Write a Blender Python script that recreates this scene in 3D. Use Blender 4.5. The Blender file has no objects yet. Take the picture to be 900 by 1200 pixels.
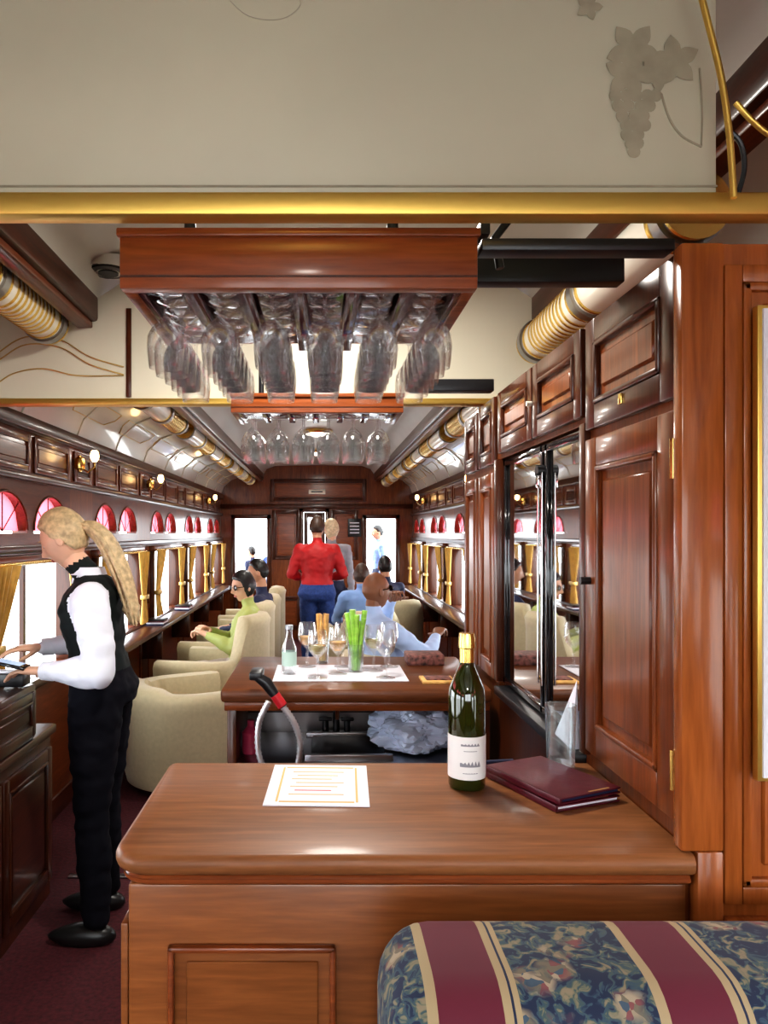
import bpy, bmesh, math, random
from mathutils import Vector, Matrix, noise
random.seed(3)
V=Vector
scene=bpy.context.scene
F=870.0; H=1.6
def P(x,y,Y):  # world point for planning sizes (metres) at depth Y
    return V(((x-375)*Y/F, Y, H-(y-625)*Y/F))
# ------------------------------------------------------------ materials
def newmat(name):
    m=bpy.data.materials.new(name); m.use_nodes=True
    nt=m.node_tree; b=nt.nodes['Principled BSDF']; return m,nt,b
def mat(name,col,rough=.5,metal=0,coat=0,es=0,ecol=None,noise_s=0,noise_amt=.15,bump=0,sheen=0,spec=.5):
    m,nt,b=newmat(name)
    b.inputs['Base Color'].default_value=(*col,1); b.inputs['Roughness'].default_value=rough
    b.inputs['Metallic'].default_value=metal; b.inputs['Coat Weight'].default_value=coat
    b.inputs['Specular IOR Level'].default_value=spec
    if sheen: b.inputs['Sheen Weight'].default_value=sheen
    if es:
        b.inputs['Emission Color'].default_value=(*(ecol or col),1); b.inputs['Emission Strength'].default_value=es
    if noise_s:
        tc=nt.nodes.new('ShaderNodeTexCoord'); n=nt.nodes.new('ShaderNodeTexNoise')
        n.inputs['Scale'].default_value=noise_s; n.inputs['Detail'].default_value=5
        nt.links.new(tc.outputs['Object'],n.inputs['Vector'])
        r=nt.nodes.new('ShaderNodeValToRGB'); e=r.color_ramp.elements
        e[0].position=.3;e[1].position=.7
        e[0].color=(*[c*(1-noise_amt) for c in col],1); e[1].color=(*[min(1,c*(1+noise_amt)) for c in col],1)
        nt.links.new(n.outputs['Fac'],r.inputs['Fac']); nt.links.new(r.outputs['Color'],b.inputs['Base Color'])
        if bump:
            bp=nt.nodes.new('ShaderNodeBump'); bp.inputs['Strength'].default_value=bump; bp.inputs['Distance'].default_value=.01
            nt.links.new(n.outputs['Fac'],bp.inputs['Height']); nt.links.new(bp.outputs['Normal'],b.inputs['Normal'])
    return m
def wood(name,dark,light,axis='z',rough=.3,coat=.3,sc=1.0):
    m,nt,b=newmat(name)
    tc=nt.nodes.new('ShaderNodeTexCoord'); mp=nt.nodes.new('ShaderNodeMapping')
    s={'x':(1.2,14,14),'y':(14,1.2,14),'z':(14,14,1.2)}[axis]
    mp.inputs['Scale'].default_value=[q*sc for q in s]
    n=nt.nodes.new('ShaderNodeTexNoise'); n.inputs['Scale'].default_value=1.6; n.inputs['Detail'].default_value=9
    n.inputs['Roughness'].default_value=.62; n.inputs['Distortion'].default_value=1.3
    n2=nt.nodes.new('ShaderNodeTexNoise'); n2.inputs['Scale'].default_value=9; n2.inputs['Detail'].default_value=6
    r=nt.nodes.new('ShaderNodeValToRGB'); e=r.color_ramp.elements
    e[0].position=.3; e[0].color=(*dark,1); e[1].position=.72; e[1].color=(*light,1)
    mid=e.new(.5); mid.color=(*[(a*.55+c*.45) for a,c in zip(dark,light)],1)
    mx=nt.nodes.new('ShaderNodeMix'); mx.data_type='FLOAT'; mx.inputs[0].default_value=.35
    L=nt.links.new
    L(tc.outputs['Object'],mp.inputs['Vector']); L(mp.outputs['Vector'],n.inputs['Vector']); L(mp.outputs['Vector'],n2.inputs['Vector'])
    L(n.outputs['Fac'],mx.inputs[2]); L(n2.outputs['Fac'],mx.inputs[3]); L(mx.outputs[0],r.inputs['Fac'])
    L(r.outputs['Color'],b.inputs['Base Color'])
    b.inputs['Roughness'].default_value=rough; b.inputs['Coat Weight'].default_value=coat; b.inputs['Coat Roughness'].default_value=.12
    b.inputs['Specular IOR Level'].default_value=.3
    bp=nt.nodes.new('ShaderNodeBump'); bp.inputs['Strength'].default_value=.05; bp.inputs['Distance'].default_value=.004
    L(n2.outputs['Fac'],bp.inputs['Height']); L(bp.outputs['Normal'],b.inputs['Normal'])
    return m
def thinglass(name,tint=(1,1,1),blend=.22,rough=.02,haze=.034):
    m=bpy.data.materials.new(name); m.use_nodes=True; nt=m.node_tree; nt.nodes.clear(); N=nt.nodes.new; L=nt.links.new
    o=N('ShaderNodeOutputMaterial'); t=N('ShaderNodeBsdfTransparent'); g=N('ShaderNodeBsdfGlossy')
    t.inputs['Color'].default_value=(*[c*.995 for c in tint],1); g.inputs['Roughness'].default_value=rough
    g.inputs['Color'].default_value=(1,1,1,1)
    d=N('ShaderNodeBsdfDiffuse'); d.inputs['Color'].default_value=(1,1,1,1); tr=N('ShaderNodeBsdfTranslucent'); tr.inputs['Color'].default_value=(1,1,1,1)
    a=N('ShaderNodeMixShader'); a.inputs[0].default_value=.5; L(d.outputs[0],a.inputs[1]); L(tr.outputs[0],a.inputs[2])
    h=N('ShaderNodeMixShader'); h.inputs[0].default_value=haze; L(t.outputs[0],h.inputs[1]); L(a.outputs[0],h.inputs[2])
    lw=N('ShaderNodeLayerWeight'); lw.inputs['Blend'].default_value=blend
    mx=N('ShaderNodeMixShader')
    L(lw.outputs['Facing'],mx.inputs[0]); L(h.outputs[0],mx.inputs[1]); L(g.outputs[0],mx.inputs[2]); L(mx.outputs[0],o.inputs[0])
    return m
def translucent(name,col):
    m=bpy.data.materials.new(name); m.use_nodes=True; nt=m.node_tree; nt.nodes.clear()
    o=nt.nodes.new('ShaderNodeOutputMaterial'); t=nt.nodes.new('ShaderNodeBsdfTranslucent'); d=nt.nodes.new('ShaderNodeBsdfGlossy')
    d.inputs['Roughness'].default_value=.1
    tc=nt.nodes.new('ShaderNodeTexCoord'); n=nt.nodes.new('ShaderNodeTexNoise'); n.inputs['Scale'].default_value=9
    r=nt.nodes.new('ShaderNodeValToRGB'); r.color_ramp.elements[0].color=(*[c*.7 for c in col],1); r.color_ramp.elements[1].color=(*col,1)
    nt.links.new(tc.outputs['Object'],n.inputs['Vector']);nt.links.new(n.outputs['Fac'],r.inputs['Fac']);nt.links.new(r.outputs['Color'],t.inputs['Color'])
    mx=nt.nodes.new('ShaderNodeMixShader'); mx.inputs[0].default_value=.06
    nt.links.new(t.outputs[0],mx.inputs[1]); nt.links.new(d.outputs[0],mx.inputs[2]); nt.links.new(mx.outputs[0],o.inputs[0])
    return m
Wz=wood('mahogany_vertical',(.075,.018,.005),(.29,.078,.018),'z')
Wy=wood('mahogany_long',(.070,.016,.006),(.20,.050,.014),'y')
Wx=wood('mahogany_cross',(.11,.026,.007),(.31,.082,.021),'x')
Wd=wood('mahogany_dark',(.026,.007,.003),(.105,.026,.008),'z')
Wdy=wood('mahogany_dark_long',(.026,.007,.003),(.095,.022,.007),'y')
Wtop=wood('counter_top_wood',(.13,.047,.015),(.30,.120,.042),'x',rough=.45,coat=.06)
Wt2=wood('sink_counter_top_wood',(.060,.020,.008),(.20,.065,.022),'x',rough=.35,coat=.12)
Wfr=wood('counter_front_wood',(.15,.048,.013),(.31,.112,.032),'x')
Wor=wood('bright_mahogany',(.18,.046,.010),(.41,.125,.027),'z',rough=.25)
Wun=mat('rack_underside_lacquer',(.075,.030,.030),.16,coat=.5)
cream=mat('cream_ceiling_paint',(.62,.57,.46),.3,coat=.25,noise_s=2,noise_amt=.06)
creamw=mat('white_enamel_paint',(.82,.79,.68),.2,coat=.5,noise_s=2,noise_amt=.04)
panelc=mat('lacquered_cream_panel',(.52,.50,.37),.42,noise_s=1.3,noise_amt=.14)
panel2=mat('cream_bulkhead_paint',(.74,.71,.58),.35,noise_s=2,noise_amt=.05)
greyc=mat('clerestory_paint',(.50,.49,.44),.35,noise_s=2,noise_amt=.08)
etch=mat('etched_grape_grey',(.33,.30,.21),.6,noise_s=30,noise_amt=.12)
etch2=mat('etched_line_grey',(.47,.44,.33),.6)
gold=mat('polished_brass',(.83,.58,.18),.22,1)
brassb=mat('brushed_brass',(.70,.47,.12),.38,.9)
goldm=mat('gold_leaf_line',(.62,.42,.14),.35,.7)
chrome=mat('chrome',(.8,.8,.8),.1,1)
hosem=mat('ribbed_steel_hose',(.62,.63,.66),.35,.7)
steel=mat('brushed_steel',(.36,.36,.38),.3,1)
black=mat('black_metal',(.010,.010,.012),.35)
blackg=mat('black_gloss',(.01,.01,.012),.08,coat=.6)
glass=thinglass('clear_glass')
glassb=thinglass('tumbler_glass',(.93,.97,.98),blend=.35,haze=.06)
mirror=mat('antique_mirror',(.80,.80,.80),.02,1)
pink=translucent('pink_stained_glass',(.95,.14,.18))
carpet=mat('burgundy_carpet',(.070,.008,.013),.9,noise_s=60,noise_amt=.4,bump=.3)
gcur=mat('gold_curtain_fabric',(.62,.36,.06),.6,sheen=.5,noise_s=20,noise_amt=.2)
cloth=mat('cream_upholstery',(.54,.46,.28),.75,sheen=.3,noise_s=40,noise_amt=.06)
bottlegl=mat('dark_green_glass',(.020,.028,.004),.05,coat=1)
paper=mat('white_paper',(.74,.74,.82),.6)
inkr=mat('red_ink',(.6,.06,.06),.7); inkg=mat('grey_ink',(.25,.25,.28),.7); inky=mat('ochre_ink',(.66,.46,.18),.7)
labelm=mat('bottle_label_paper',(.80,.80,.78),.5)
burg=mat('burgundy_leather',(.085,.006,.016),.35,noise_s=60,noise_amt=.15,bump=.1)
skinL=mat('skin_fair',(.74,.44,.30),.5,noise_s=25,noise_amt=.05)
skinB=mat('skin_brown',(.28,.12,.06),.45,noise_s=25,noise_amt=.06)
skinM=mat('skin_tan',(.55,.29,.18),.5)
blond=mat('blonde_hair',(.56,.42,.24),.5,noise_s=45,noise_amt=.35,bump=.6)
grayh=mat('ash_hair',(.60,.48,.32),.55,noise_s=40,noise_amt=.3,bump=.4)
darkh=mat('black_hair',(.012,.010,.010),.4,noise_s=40,noise_amt=.3,bump=.4)
brownh=mat('brown_hair',(.05,.025,.015),.5,noise_s=40,noise_amt=.3,bump=.4)
white_sh=mat('white_shirt_cotton',(.74,.77,.86),.7,noise_s=8,noise_amt=.03,bump=.3)
vestm=mat('black_vest_cloth',(.008,.012,.012),.75,spec=.25)
trous=mat('black_trousers',(.005,.005,.009),.85,spec=.15)
shoe=mat('black_shoe_leather',(.01,.01,.01),.35)
redj=mat('red_jacket_cloth',(.42,.008,.010),.6,noise_s=9,noise_amt=.12,bump=.2)
jean=mat('blue_denim',(.022,.055,.20),.8,noise_s=60,noise_amt=.25)
navy=mat('navy_cloth',(.012,.018,.06),.7)
greenj=mat('lime_jacket_cloth',(.38,.43,.13),.6,noise_s=9,noise_amt=.1)
khaki=mat('khaki_cloth',(.50,.42,.36),.7)
blueS=mat('light_blue_shirt',(.46,.60,.86),.65,noise_s=8,noise_amt=.05,bump=.15)
blueD=mat('blue_shirt',(.22,.36,.66),.65)
greyS=mat('grey_shirt',(.30,.30,.34),.7)
lipm=mat('lip',(.50,.14,.12),.4); eyew=mat('eye_white',(.8,.8,.8),.2); eyed=mat('eye_iris',(.03,.02,.015),.1)
celery=mat('celery_green',(.30,.58,.08),.4,noise_s=30,noise_amt=.4)
snack=mat('breadstick',(.65,.38,.12),.6,noise_s=40,noise_amt=.3)
wine=mat('white_wine',(.50,.46,.20),.05,coat=.5)
redp=mat('red_plastic',(.5,.02,.03),.3)
plastic=mat('plastic_bag_film',(.55,.66,.86),.25,coat=.4,noise_s=10,noise_amt=.1)
bulb=mat('sconce_bulb',(1,.75,.40),.4,es=9,ecol=(1,.62,.26))
fill_lampm=mat('fill_lamp_diffuser',(1,.93,.8),.4,es=4,ecol=(1,.95,.86))  # glowing face of the added fill fixtures
ground=mat('pale_gravel',(.60,.60,.58),.9,noise_s=3)
pinkbot=mat('pink_bottle',(.5,.05,.12),.3)
screenm=mat('phone_screen',(.2,.28,.4),.1,es=.5,ecol=(.6,.75,1))
# ------------------------------------------------------------ builder
class B:
    def __init__(s,name): s.name=name; s.bm=bmesh.new(); s.mats=[]
    def mi(s,m):
        if m not in s.mats: s.mats.append(m)
        return s.mats.index(m)
    def faces(s,coords,faces,m,M=None):
        vs=[s.bm.verts.new(c) for c in coords]; i=s.mi(m)
        for f in faces:
            try:
                q=s.bm.faces.new([vs[k] for k in f]); q.material_index=i
            except ValueError: pass
        if M is not None:
            for v in vs: v.co=M@v.co
        return vs
    def box(s,x0,x1,y0,y1,z0,z1,m,bev=0,M=None,seg=2):
        x0,x1=sorted((x0,x1));y0,y1=sorted((y0,y1));z0,z1=sorted((z0,z1))
        t=bmesh.new(); bmesh.ops.create_cube(t,size=1)
        for v in t.verts: v.co=V(((x0+x1)/2+v.co.x*(x1-x0),(y0+y1)/2+v.co.y*(y1-y0),(z0+z1)/2+v.co.z*(z1-z0)))
        if bev>0:
            bev=min(bev,.45*min(x1-x0,y1-y0,z1-z0))
            bmesh.ops.bevel(t,geom=t.edges[:],offset=bev,segments=seg,affect='EDGES',profile=.5)
        s.merge(t,m,M); t.free()
    def merge(s,t,m,M=None):
        t.verts.index_update()
        s.faces([v.co.copy() for v in t.verts],[[v.index for v in f.verts] for f in t.faces],m,M)
    def rings(s,rs,m,M=None,cap=True,closed=True):
        n=len(rs[0]); co=[c for r in rs for c in r]; fa=[]
        for i in range(len(rs)-1):
            for j in range(n if closed else n-1):
                k=(j+1)%n
                fa.append((i*n+j,i*n+k,(i+1)*n+k,(i+1)*n+j))
        if cap and closed:
            fa.append(tuple(range(n-1,-1,-1))); fa.append(tuple(range((len(rs)-1)*n,len(rs)*n)))
        s.faces(co,fa,m,M)
    def tube(s,pts,r,m,seg=10,cap=True,M=None,flat=1):
        pts=[V(p) for p in pts]; n=len(pts)
        if not isinstance(r,(list,tuple)): r=[r]*n
        up=None; rs=[]
        for i,p in enumerate(pts):
            d=(pts[min(i+1,n-1)]-pts[max(i-1,0)])
            if d.length<1e-9: d=V((0,0,1))
            d.normalize()
            if up is None:
                up=V((0,0,1)) if abs(d.z)<.9 else V((1,0,0))
            a=d.cross(up).normalized(); b=a.cross(d).normalized(); up=b
            rs.append([p+a*math.cos(t)*r[i]+b*math.sin(t)*r[i]*flat for t in [2*math.pi*k/seg for k in range(seg)]])
        s.rings(rs,m,M,cap)
    def cyl(s,p0,p1,r0,m,r1=None,seg=20,M=None): s.tube([p0,p1],[r0,r0 if r1 is None else r1],m,seg,True,M)
    def lathe(s,prof,o,m,seg=24,flip=False,cap=False,M=None):
        o=V(o); rs=[]
        for r,z in prof:
            z=-z if flip else z
            rs.append([o+V((max(r,.0003)*math.cos(2*math.pi*k/seg),max(r,.0003)*math.sin(2*math.pi*k/seg),z)) for k in range(seg)])
        s.rings(rs,m,M,cap)
    def ell(s,c,rx,ry,rz,m,M=None,seg=20,R=None):
        t=bmesh.new(); bmesh.ops.create_uvsphere(t,u_segments=seg,v_segments=max(6,seg*2//3),radius=1)
        for v in t.verts:
            q=V((v.co.x*rx,v.co.y*ry,v.co.z*rz))
            if R is not None: q=R@q
            v.co=q+V(c)
        s.merge(t,m,M); t.free()
    def finish(s,ang=40,parent=None):
        bmesh.ops.recalc_face_normals(s.bm,faces=s.bm.faces[:])
        me=bpy.data.meshes.new(s.name); s.bm.to_mesh(me); s.bm.free()
        for m in s.mats: me.materials.append(m)
        me.shade_smooth()
        try: me.set_sharp_from_angle(angle=math.radians(ang))
        except Exception: pass
        o=bpy.data.objects.new(s.name,me); scene.collection.objects.link(o)
        return o
def basis(o,u,v,n):
    return Matrix(((u[0],v[0],n[0],o[0]),(u[1],v[1],n[1],o[1]),(u[2],v[2],n[2],o[2]),(0,0,0,1)))
def MXn(x,y,z): return basis((x,y,z),(0,-1,0),(0,0,1),(-1,0,0))  # facing -X ; u=-Y
def MXp(x,y,z): return basis((x,y,z),(0,1,0),(0,0,1),(1,0,0))
def MYn(x,y,z): return basis((x,y,z),(1,0,0),(0,0,1),(0,-1,0))
def panel(b,M,w,h,mf,mp,fw=.045,t=.02,bead=.012,mb=None,frame=True):
    mb=mb or mf
    if frame:
        b.box(0,fw,0,h,0,t,mf,.003,M); b.box(w-fw,w,0,h,0,t,mf,.003,M)
        b.box(fw,w-fw,0,fw,0,t,mf,.003,M); b.box(fw,w-fw,h-fw,h,0,t,mf,.003,M)
        b.box(fw,w-fw,fw,h-fw,0,t*.35,mp,0,M)
    a=fw
    for (x0,x1,y0,y1) in ((a,a+bead,a,h-a),(w-a-bead,w-a,a,h-a),(a,w-a,a,a+bead),(a,w-a,h-a-bead,h-a)):
        b.box(x0,x1,y0,y1,0,t*1.25,mb,.004,M)
    g=fw+bead+.018
    if w-2*g>.03 and h-2*g>.03: b.box(g,w-g,g,h-g,0,t*(.8 if frame else .3),mp,.008,M,1)
# ------------------------------------------------------------ room
XL,XR,YB,YE=-1.5,1.4,-3.0,11.2
b=B('floor'); b.box(XL-.08,XR+.08,YB-.1,13.2,-.06,0,carpet); b.finish()
b=B('ground_outside'); b.box(-40,40,-30,60,-.9,-.8,ground); b.finish()
WIN=[4.9+1.65*k for k in range(-4,4)]
ZS,ZW,ZF0,ZF1,ZT=.85,1.44,1.60,1.83,2.17
def sidewall(name,xw,out,wins,y0,y1):
    b=B(name); t=.08*out; inn=-out
    Mf=(lambda y,z: MXp(xw,y,z)) if inn>0 else (lambda y,z: MXn(xw,y,z))
    cur=y0
    for w in wins:
        b.box(xw,xw+t,cur,w,0,ZT,Wz); cur=w+1.2
        b.box(xw,xw+t,w,w+1.2,0,ZS,Wy); b.box(xw,xw+t,w,w+1.2,ZW,ZF0,Wy)
        b.box(xw,xw+t,w,w+1.2,ZF1,ZT,Wy)
        # fan lights
        for a in (w+.02,w+.62):
            yc=a+.28; hw=.26; n=16
            for i in range(n):
                q0=-1+2*i/n; q1=-1+2*(i+1)/n
                zz=lambda q: ZF0+.015+.19*math.sqrt(max(0,1-q*q))
                ya,yb=yc+hw*q0,yc+hw*q1
                b.faces([(xw,ya,zz(q0)),(xw,yb,zz(q1)),(xw,yb,ZF1),(xw,ya,ZF1),(xw+t,ya,zz(q0)),(xw+t,yb,zz(q1)),(xw+t,yb,ZF1),(xw+t,ya,ZF1)],
                    [(0,1,2,3),(4,7,6,5),(0,4,5,1)],Wy)
            b.box(xw,xw+t,a-.02,a+.02,ZF0,ZF1,Wy); b.box(xw,xw+t,a+.54,a+.58,ZF0,ZF1,Wy)
            b.tube([(xw+.0*out,yc+hw*math.cos(u),ZF0+.015+.19*math.sin(u)) for u in [math.pi*k/14 for k in range(15)]],.008,Wy,6)
            for u in (math.pi*.25,math.pi*.5,math.pi*.75):
                b.tube([(xw+.02*out,yc,ZF0+.01),(xw+.02*out,yc+hw*math.cos(u),ZF0+.015+.19*math.sin(u))],.003,Wd,6)
        # window casing
        b.box(xw-.04*out,xw+t,w-.03,w+.02,ZS,ZW+.02,Wd,.004); b.box(xw-.04*out,xw+t,w+1.18,w+1.23,ZS,ZW+.02,Wd,.004)
        b.box(xw-.05*out,xw+t,w-.05,w+1.25,ZW,ZW+.05,Wy,.006)
        b.box(xw+t*.4,xw+t*.7,w+.585,w+.615,ZS,ZW,Wd)
        L=.54
        for a in (w+.03,w+.63):
            M=Mf(a if inn>0 else a+L,1.915); panel(b,M,L,.19,Wy,Wy,.03,.012,.008)
    b.box(xw,xw+t,cur,y1,0,ZT,Wz)
    for (za,zb,d) in ((ZS-.05,ZS,.05),(1.50,1.54,.03),(1.865,1.90,.035),(2.12,2.19,.05),(0,.12,.02)):
        b.box(xw,xw-d*out,y0,y1,za,zb,Wdy,.008)
    for w in wins[:-1]:
        yc=w+1.2+.06
        for (za,zb) in ((.2,.75),(.95,1.45),(1.915,2.10)):
            M=Mf(yc if inn>0 else yc+.33,za); panel(b,M,.33,zb-za,Wy,Wdy,.035,.012,.008)
    return b
bw=sidewall('wall_left',XL,-1,WIN,YB,YE); bw.finish()
WR=[w for w in WIN if w<0.5 or w>3.0]
bw=sidewall('wall_right',XR,1,WR,YB,YE); bw.finish()
n=0
for xw,wins,o in ((XL-.05,WIN,-1),(XR+.05,WR,1)):
    b=B('window_%d'%(n:=n+1))
    for w in wins:
        for a in (w+.02,w+.62):
            yc=a+.28; pts=[(xw,yc+.265*math.cos(u),ZF0+.012+.195*math.sin(u)) for u in [math.pi*k/16 for k in range(17)]]
            b.faces(pts,[tuple(range(17))],pink)
    b.finish()
# curtains
def curtain(w,xw,out):
    b=B('curtain')
    for side in (0,1):
        base=w+.02 if side==0 else w+1.18; sg=1 if side==0 else -1
        ru,rv=48,18; co=[];fa=[]
        for j in range(rv+1):
            z=ZS+.02+(ZW+.01-ZS-.02)*j/rv; tt=(z-1.08)/.36
            wd=.11+.17*max(0,tt)**.9 if tt>0 else .11+.10*min(1,-tt*1.6)
            dp=.018+.030*min(1,abs(tt))
            for i in range(ru+1):
                u=i/ru
                co.append((xw-out*(.050+dp*(.6+.4*math.sin(u*math.pi*11))),base+sg*(u*wd-.05),z))
        for j in range(rv):
            for i in range(ru): k=j*(ru+1)+i; fa.append((k,k+1,k+ru+2,k+ru+1))
        b.faces(co,fa,gcur)
        b.box(xw-out*.042,xw-out*.092,base-sg*.055,base+sg*.07,1.06,1.10,goldm,.008)
    b.cyl((xw-out*.065,w-.06,ZW+.015),(xw-out*.065,w+1.26,ZW+.015),.008,gold,seg=10)
    return b.finish(60)
for w in WIN[3:]: curtain(w,XL,-1)
for w in WR[2:]: curtain(w,XR,1)
for xw,o,nm,y0 in ((XL,-1,'window_ledge',4.6),(XR,1,'window_ledge',3.3)):
    b=B(nm); b.box(xw-o*.052,xw-o*.22,y0,10.9,.80,.84,Wdy,.01)
    for y in [y0+.3+1.3*k for k in range(5)]: b.box(xw-o*.002,xw-o*.18,y,y+.04,.55,.80,Wd,.004)
    b.finish()
for k,(xx,y) in enumerate(((-1.36,6.2),(-1.36,7.4),(1.26,5.6))):
    b=B('magazine_stack')
    for j in range(4): b.box(xx-.07,xx+.07,y-.10+.008*j,y+.10+.008*(j%2),.8405+.012*j,.8515+.012*j,(navy,paper,burg,black)[j],.002)
    b.finish()
# end wall with windows & door
b=B('wall_end')
t0,t1=YE,YE+.08
ops=[(-1.28,-.80,.75,1.82),(-.25,.08,.10,1.92),(.70,1.14,.75,1.82)]
cur=XL-.08
for (a,c,z0,z1) in ops:
    b.box(cur,a,t0,t1,0,2.7,Wz); b.box(a,c,t0,t1,0,z0,Wz); b.box(a,c,t0,t1,z1,2.7,Wz); cur=c
b.box(cur,XR+.08,t0,t1,0,2.7,Wz)
for (a,c,z0,z1) in ops:
    for q in ((a-.06,a,z0-.06,z1+.06),(c,c+.06,z0-.06,z1+.06),(a-.06,c+.06,z1,z1+.06),(a-.06,c+.06,z0-.06,z0)):
        b.box(q[0],q[1],t0-.03,t0,q[2],q[3],Wd,.005)
for xx in (-.72,.16): panel(b,MYn(xx,YE,1.2),.42,.75,Wd,Wx,.05,.02)
for xx in (-1.3,-.72,.16,.66): panel(b,MYn(xx,YE,.15),.44,.5,Wd,Wx,.05,.02)
panel(b,MYn(-.75,YE,2.08),1.45,.34,Wd,Wx,.05,.02)
b.box(XL,XR,YE-.05,YE,1.97,2.04,Wd,.01)
b.finish()
b=B('door_1'); b.box(-.245,-.18,YE+.02,YE+.06,.105,1.915,Wd,.004); b.box(.02,.075,YE+.02,YE+.06,.105,1.915,Wd,.004)
b.box(-.18,.02,YE+.02,YE+.06,.105,.95,Wz,.004); b.box(-.18,.02,YE+.02,YE+.06,1.84,1.915,Wd,.004); b.finish()
b=B('wall_sign'); b.box(.42,.62,YE-.035,YE-.021,1.55,1.82,black,.004)
for k in range(4): b.box(.45,.59,YE-.038,YE-.034,1.75-.05*k,1.765-.05*k,paper)
b.finish()
b=B('name_plate'); b.box(-.17,.08,YE-.035,YE-.021,2.19,2.26,creamw,.004); b.box(-.13,.04,YE-.038,YE-.034,2.215,2.235,black); b.finish()
b=B('wall_back'); cur=XL-.08
for (a,c,z0,z1) in ((-1.35,-.45,.85,2.1),(-.35,.25,.85,2.1),(.35,1.25,.85,2.1)):  # window openings out of view, added to light panel, counter front and sofa
    b.box(cur,a,YB-.08,YB,0,2.7,Wz); b.box(a,c,YB-.08,YB,0,z0,Wz); b.box(a,c,YB-.08,YB,z1,2.7,Wz); cur=c
b.box(cur,XR+.08,YB-.08,YB,0,2.7,Wz); b.finish()
# ceiling : coves, beams, clerestory
def prof(side):
    e=XL if side<0 else XR; s=side; bx=.90*s if side<0 else .86
    return [(e,ZT),(e-s*.05,ZT+.13),(e-s*.16,ZT+.23),(e-s*.30,ZT+.285),(bx,ZT+.30)]
b=B('ceiling')
ystep=[YB+ (YE-YB)*k/24 for k in range(25)]
for s_ in (-1,1):
    p=prof(s_); b.rings([[V((x,y,z)) for x,z in p] for y in ystep],creamw,cap=False,closed=False)
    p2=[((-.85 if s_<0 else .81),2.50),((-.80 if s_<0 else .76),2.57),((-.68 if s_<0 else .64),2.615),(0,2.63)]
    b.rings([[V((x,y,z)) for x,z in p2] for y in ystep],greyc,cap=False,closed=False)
b.box(XL-.08,XR+.08,YB,YE,2.70,2.74,cream)
b.finish(60)
for nm,x0,x1 in (('trim_1',-.95,-.85),('trim_2',.81,.91)):
    b=B(nm); b.box(x0,x1,YB,YE,2.41,2.51,Wdy,.012); b.box(x0+.02,x1-.02,YB,YE,2.385,2.41,Wy,.006); b.finish()
b=B('trim_3')  # gold stencil lines on coves
for s_ in (-1,1):
    e=XL if s_<0 else XR
    for k in range(8):
        y0=3.2+1.0*k
        pts=[(e-s_*.16*1.02,y0,ZT+.222),(e-s_*.16*1.02,y0+.8,ZT+.222)]
        b.tube(pts,.003,goldm,6)
        b.tube([(e-s_*.07,y0+.1,ZT+.145),(e-s_*.12,y0,ZT+.185),(e-s_*.165,y0,ZT+.222)],.003,goldm,6)
        b.tube([(e-s_*.07,y0+.7,ZT+.145),(e-s_*.12,y0+.8,ZT+.185),(e-s_*.165,y0+.8,ZT+.222)],.003,goldm,6)
        b.tube([(e-s_*.07,y0+.1,ZT+.145),(e-s_*.07,y0+.7,ZT+.145)],.003,goldm,6)
    for k in range(9):
        y=3.7+.85*k
        b.tube([(x,y,z-.006) for x,z in prof(s_)],.006,creamw,6)
b.finish()
# air ducts (cream tubes with brass bands)
def duct(x,z,y0,y1):
    b=B('air_duct'); r=.070
    b.cyl((x,y0,z),(x,y1,z),r,creamw,seg=32)
    L=y1-y0
    y=y0; nseg=round(L/.55); st=L/nseg; k=0
    while y<y1+.01:
        b.cyl((x,y-.018,z),(x,y+.018,z),r+.010,steel,seg=32); b.cyl((x,y-.045,z),(x,y-.035,z),r+.005,gold,seg=32)
        b.cyl((x,y+.035,z),(x,y+.045,z),r+.005,gold,seg=32)
        if k%2==1 and y+st<y1+.01:   # slotted brass grille section
            q=y+.09
            while q<y+st-.08: b.cyl((x,q,z),(x,q+.012,z),r+.003,gold,seg=32); q+=.034
        y+=st; k+=1
    for ye,sg in ((y0,-1),(y1,1)):
        b.tube([(x,ye,z),(x,ye+sg*.03,z),(x,ye+sg*.05,z)],[r+.006,r*.9,r*.4],steel,32)
    b.finish(50)
for seg_ in ((1.75,2.75),(3.2,5.3),(5.6,7.9),(8.2,10.8)):
    duct(-1.02,2.385,*seg_)
duct(.80,2.30,1.62,2.70)
for seg_ in ((3.2,5.3),(5.6,7.9),(8.2,10.8)): duct(.97,2.36,*seg_)
# ceiling speaker vent
b=B('ceiling_vent')
for r0,m,z in ((.085,chrome,2.552),(.068,black,2.548),(.045,chrome,2.545),(.036,black,2.542)): b.cyl((-.77,2.70,2.59),(-.77,2.70,z),r0,m,seg=28)
b.finish()
# made-up ceiling fixtures, added as fill light for bar and carriage
for y in (-1.8,2.1,4.2,5.8,7.4,9.2):
    b=B('added_fill_lamp'); b.lathe([(.15,0),(.15,-.02),(.13,-.035)],(-.02,y,2.626),gold,28,cap=True)
    b.lathe([(.125,-.036),(.10,-.05),(.05,-.058),(.0,-.06)],(-.02,y,2.626),fill_lampm,28); b.finish()
    l=bpy.data.lights.new('added_fill_light','AREA'); l.shape='DISK'; l.size=.25; l.energy={-1.8:30,2.1:24,4.2:7}.get(y,13); l.color=(1,.95,.87)
    o=bpy.data.objects.new('added_fill_light',l); o.location=(-.02,y,2.55); scene.collection.objects.link(o)
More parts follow.
